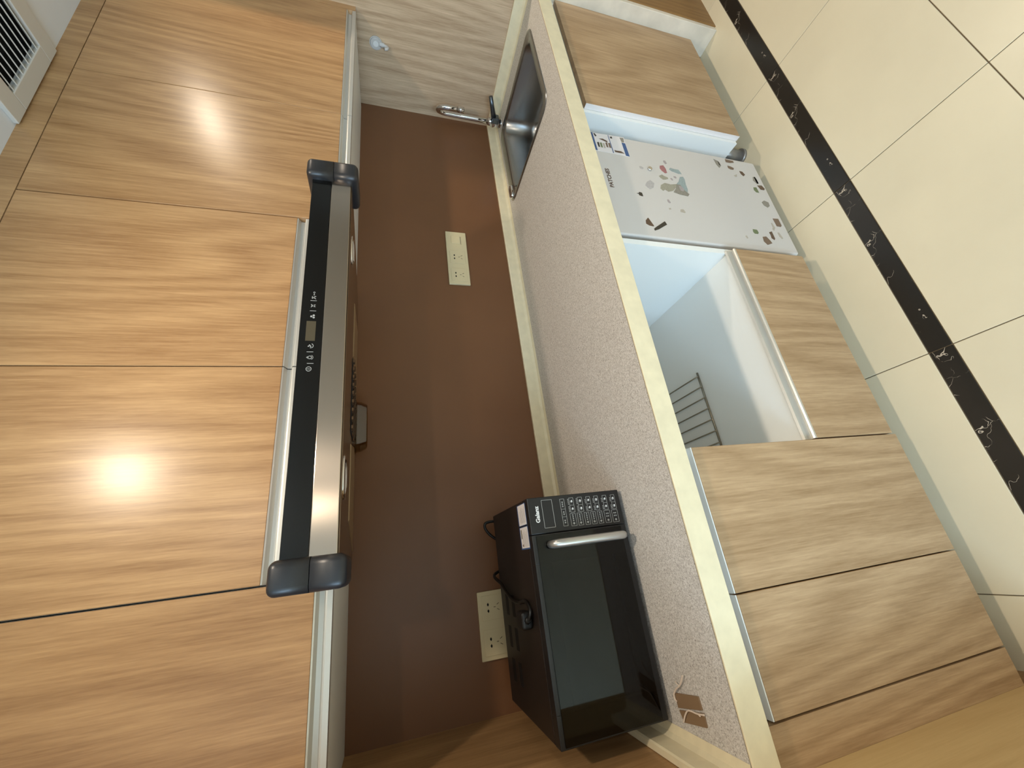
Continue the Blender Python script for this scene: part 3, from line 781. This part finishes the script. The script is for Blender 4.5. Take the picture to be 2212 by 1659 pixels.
# printed keys
YP = fy0 - 0.0002
def cp(x, y):
    q = at(1100 + x / 7.373, 1050 + y / 7.373, Y=YP); return q.x, q.z
def outline(mb, a, b, w=0.0007, split=()):
    (xa, za), (xb, zb) = cp(*a), cp(*b)
    xlo, xhi, zlo, zhi = min(xa, xb), max(xa, xb), min(za, zb), max(za, zb)
    for p, q in (((xlo, zlo), (xhi, zlo)), ((xlo, zhi), (xhi, zhi)), ((xlo, zlo), (xlo, zhi)), ((xhi, zlo), (xhi, zhi))): seg(mb, p, q, w, YP)
    for s in split:
        xs = xlo + (xhi - xlo) * s; seg(mb, (xs, zlo), (xs, zhi), w, YP)
    return xlo, xhi, zlo, zhi
kp = MB()
outline(kp, (505, 230), (740, 650), 0.0010)
kp.build('display_frame', PRINT, mw)
kp = MB()
xlo, xhi, zlo, zhi = outline(kp, (800, 210), (940, 630), 0.0008, (1 / 3, 0.62))
for s, n in ((0.16, 2), (0.47, 2), (0.8, 3)):
    for k in range(n): disc(kp, (xlo + (xhi - xlo) * s + (k - (n - 1) / 2) * 0.0048, (zlo + zhi) / 2), 0.0019, YP, 6)
kp.build('key_print', PRINT, mw)
R1 = [((945, 190), (1050, 410)), ((1080, 180), (1190, 400)), ((1215, 170), (1320, 385)), ((1340, 160), (1445, 375)), ((1475, 150), (1580, 365)), ((1605, 140), (1710, 355))]
for i, (a, b) in enumerate(R1):
    kp = MB()
    xlo, xhi, zlo, zhi = outline(kp, a, b, 0.0008, (0.48,))
    for s in (0.22, 0.74):
        cxx = xlo + (xhi - xlo) * s
        disc(kp, (cxx, (zlo + zhi) / 2), 0.0030, YP, 8, sx=1.2 if i % 2 else 0.9)
        for k in range(4 if i < 2 else 3): disc(kp, (cxx + (k - 1.5) * 0.0036, zhi + 0.0030), 0.0014, YP, 5)
    kk = kp.build('key_print', PRINT, mw)
    for s in (0.22, 0.74):
        kw = MB(); disc(kw, (xlo + (xhi - xlo) * s + 0.001, (zlo + zhi) / 2 - 0.0008), 0.0016, YP - 0.0001, 7, sx=1.5)
        kw.build('pictogram', PRINTW, kk)
R2 = [((965, 440), (1085, 625)), ((1080, 430), (1190, 615)), ((1190, 420), (1300, 605)), ((1295, 410), (1405, 595)), ((1400, 400), (1510, 585)), ((1505, 390), (1635, 570)), ((1625, 380), (1755, 560))]
for i, (a, b) in enumerate(R2):
    kp = MB()
    xlo, xhi, zlo, zhi = outline(kp, a, b, 0.0008)
    zc = (zlo + zhi) / 2; w = xhi - xlo
    disc(kp, (xlo + w * 0.2, zc), 0.0026, YP, 8)
    if i < 5:
        for k in range(4): disc(kp, (xlo + w * (0.42 + 0.15 * k), zc), 0.0017, YP, 5)
    else:
        for k in range(2):
            for j in (-1, 1): disc(kp, (xlo + w * (0.52 + 0.22 * k), zc + j * 0.0022), 0.0018, YP, 5)
    kp.build('key_print', PRINT, mw)
g = cp(450, 455)
text('Galanz', 0.0135, PRINTW, mw, Matrix.Translation((g[0], YP - 0.0001, g[1])) @ FRONT, 'lettering', bold=0.0004)
# labels on the top
ZT = mz1 + 0.0003
for (xa, xb, first) in ((0.0580, 0.1075, True), (0.0050, 0.0555, False)):
    lb = box('warning_label', BLUE, mw, xa, xb, 0.945, 1.012, mz1 - 0.0002, ZT)
    lb['label'] = 'white warning label with a blue border'
    box('label_paper', LABELW, lb, xa + (0.001 if first else 0.003), xb - 0.0015, 0.9475, 1.006, ZT - 0.0001, ZT + 0.0002)
    q = MB()
    for k in range(6):
        q.box(xa + 0.006, xb - 0.008 - 0.004 * (k % 3), 0.953 + 0.007 * k, 0.9555 + 0.007 * k, ZT, ZT + 0.0003)
    q.build('label_print', COLS['lilac'], lb)
    if not first:
        MB().box(xa + 0.024, xb - 0.006, 0.993, 1.002, ZT, ZT + 0.0004).build('label_print', COLS['grey'], lb)
        MB().prism([(xa + 0.005, 0.990), (xa + 0.013, 0.990), (xa + 0.009, 1.0)], ZT, ZT + 0.0004, 'Z').build('label_print', COLS['brown'], lb)
# vent slots in the top
for k in range(3):
    for j in range(2):
        box('vent_slot', DARK, mw, -0.30 + 0.075 * k, -0.25 + 0.075 * k, 1.14 + 0.06 * j, 1.165 + 0.06 * j, mz1 - 0.001, mz1 + 0.0004)
# power cord looping up behind the body and back over the top, ending in the plug
def bez(P, n=40):
    out = []
    P = [Vector(p) for p in P]
    for i in range(len(P) - 1):
        p0, p1, p2, p3 = P[max(i - 1, 0)], P[i], P[i + 1], P[min(i + 2, len(P) - 1)]
        for k in range(n):
            t = k / n
            out.append(0.5 * ((2 * p1) + (p2 - p0) * t + (2 * p0 - 5 * p1 + 4 * p2 - p3) * t * t + (3 * p1 - p0 - 3 * p2 + p3) * t ** 3))
    out.append(P[-1]); return out
cord = bez([(0.095, 1.272, 1.04), (0.10, 1.292, 1.09), (0.095, 1.292, 1.135), (0.06, 1.296, 1.12), (0.0, 1.298, 1.04), (-0.03, 1.30, 1.06), (-0.05, 1.288, 1.122),
            (-0.075, 1.23, 1.1185), (-0.105, 1.15, 1.1175), (-0.112, 1.08, 1.1175), (-0.105, 1.02, 1.1178), (-0.122, 0.985, 1.119), (-0.140, 0.990, 1.124)], 10)
MB().tube(cord, 0.0042, 8).build('power_cord', RUBBER, mw)
MB().box(-0.160, -0.124, 0.995, 1.045, mz1 + 0.0005, mz1 + 0.026, bev=0.006, seg=3).tube([(-0.140, 0.988, 1.124), (-0.142, 1.0, 1.125)], [0.005, 0.010], 8).build('plug', RUBBER, mw)
for dx in (-0.011, 0.007): box('plug_pin', CHROME, mw, -0.1455 + dx, -0.1395 + dx, 1.044, 1.068, mz1 + 0.013, mz1 + 0.0155)

# ------------------------------------------------------------------ wall sockets
def socket_plate(x0, x1, z0, z1, gangs, label, switch=False):
    t = thing('socket_plate', ((x0 + x1) / 2, YB, z0), label, 'wall socket', 'ivory wall sockets')
    MB().box(x0, x1, YB - 0.009, YB - 0.0002, z0, z1, bev=0.002).build('plate', SOCK, t)
    w = (x1 - x0) / gangs
    for g in range(gangs):
        cx = x0 + w * (g + 0.5); cz = (z0 + z1) / 2
        if switch and g == gangs - 1:
            MB().box(cx - 0.020, cx + 0.020, YB - 0.0125, YB - 0.0085, cz - 0.016, cz + 0.022, bev=0.0012).build('switch', SOCK, t)
            box('groove', GROUT, t, cx - 0.022, cx + 0.022, YB - 0.0094, YB - 0.0088, cz - 0.021, cz - 0.0195)
            continue
        f = MB().box(cx - 0.033, cx + 0.033, YB - 0.0108, YB - 0.0088, cz - 0.033, cz + 0.033, bev=0.001).build('socket_face', SOCK, t)
        h = MB()
        for dx in (-0.0085, 0.0085):
            h.prism([(cx + dx + 0.0030 * math.cos(k * 0.785), cz + 0.014 + 0.0030 * math.sin(k * 0.785)) for k in range(8)], YB - 0.0112, YB - 0.0100, 'Y')
            h.box(cx + dx - 0.0042, cx + dx + 0.0042, YB - 0.0112, YB - 0.0100, cz + 0.0125, cz + 0.0152)
        h.build('pin_slot', DARK, f)
        h = MB()
        for dx, s in ((-0.0075, 1), (0.0075, -1)):
            seg(h, (cx + dx - 0.002 * s, cz - 0.020), (cx + dx + 0.002 * s, cz - 0.013), 0.0018, YB - 0.0110)
        h.box(cx - 0.001, cx + 0.001, YB - 0.0112, YB - 0.0100, cz - 0.009, cz - 0.003)
        h.build('earth_slot', GROUT, f)


socket_plate(1.041, 1.320, 1.087, 1.1755, 3, 'long ivory socket plate with a switch under the range hood', True)
socket_plate(-0.272, -0.094, 1.082, 1.1700, 2, 'ivory double socket plate behind the microwave')

# ------------------------------------------------------------------ wall hook
hk = thing('wall_hook', (XR, 1.08, 1.45), 'small white round adhesive hook on the wood wall', 'hook')
MB().cyl((XR, 1.08, 1.456), (XR - 0.005, 1.08, 1.456), 0.026).cyl((XR - 0.005, 1.08, 1.456), (XR - 0.009, 1.08, 1.456), 0.023, 0.021).build('disc', HOOKM, hk)
MB().cyl((XR - 0.009, 1.08, 1.456), (XR - 0.0115, 1.08, 1.456), 0.011).build('cap', PRINTW, hk)
MB().tube(bez([(XR - 0.006, 1.08, 1.440), (XR - 0.010, 1.08, 1.420), (XR - 0.018, 1.08, 1.408), (XR - 0.030, 1.08, 1.410), (XR - 0.034, 1.08, 1.420)], 6), [0.009] * 6 + [0.006] * 19, 10).build('prong', HOOKM, hk)

# ------------------------------------------------------------------ wire rack in the niche
rk = thing('wire_rack', (0.33, 1.1, 0.40), 'chrome wire rack standing in the open niche', 'rack')
zr = 0.4042
WIRE = plain('rack_wire', (150, 140, 122), 0.3, metal=0.8)
def rod(p, q, r, nm='wire'): MB().tube([p, q], r, 8).build(nm, WIRE, rk)
rod((0.190, 1.027, zr), (0.487, 1.027, zr), 0.0034, 'rail'); rod((0.190, 1.270, zr), (0.487, 1.270, zr), 0.0034, 'rail')
for k in range(8): rod((0.472 - 0.0385 * k, 1.024, zr + 0.0052), (0.472 - 0.0385 * k, 1.273, zr + 0.0052), 0.0024)

# ------------------------------------------------------------------ bits left on the worktop
for i, (P, lb) in enumerate((([(1460, 1496), (1510, 1504), (1519, 1534), (1468, 1528)], 'brown adhesive pad on the worktop further from the left wall'),
                             ([(1470, 1533), (1522, 1541), (1530, 1572), (1482, 1560)], 'brown adhesive pad on the worktop against the left upstand'))):
    q = [at(a_, b_, Z=ZC) for a_, b_ in P]
    tag(MB().prism([(p.x, p.y) for p in q], ZC + 0.0002, ZC + 0.0035, 'Z').build('adhesive_pad', PAD), lb, 'pad', 'brown pads left on the worktop')
zt = ZC + 0.0062
t1 = [at(a_, b_, Z=zt) for a_, b_ in ((1474, 1460), (1472, 1470), (1468, 1481), (1460, 1489), (1456, 1500), (1458, 1510), (1462, 1515))]
t1b = [at(a_, b_, Z=zt) for a_, b_ in ((1458, 1472), (1463, 1478), (1468, 1482))]
tag(MB().tube(bez(t1, 6), 0.0016, 6).tube(t1b, 0.0011, 5).build('twist_tie', TIE), 'white twist tie curled beside the microwave', 'cable tie', 'white ties left on the worktop')
t2 = [at(a_, b_, Z=zt) for a_, b_ in ((1477, 1560), (1480, 1546), (1485, 1536), (1492, 1536), (1506, 1542), (1521, 1545))]
tag(MB().tube(bez(t2, 6), 0.0016, 6).tube([at(1506, 1541, Z=zt), at(1513, 1548, Z=zt)], 0.0012, 5).build('twist_tie', TIE), 'white twist tie bent at a right angle across a brown pad', 'cable tie', 'white ties left on the worktop')
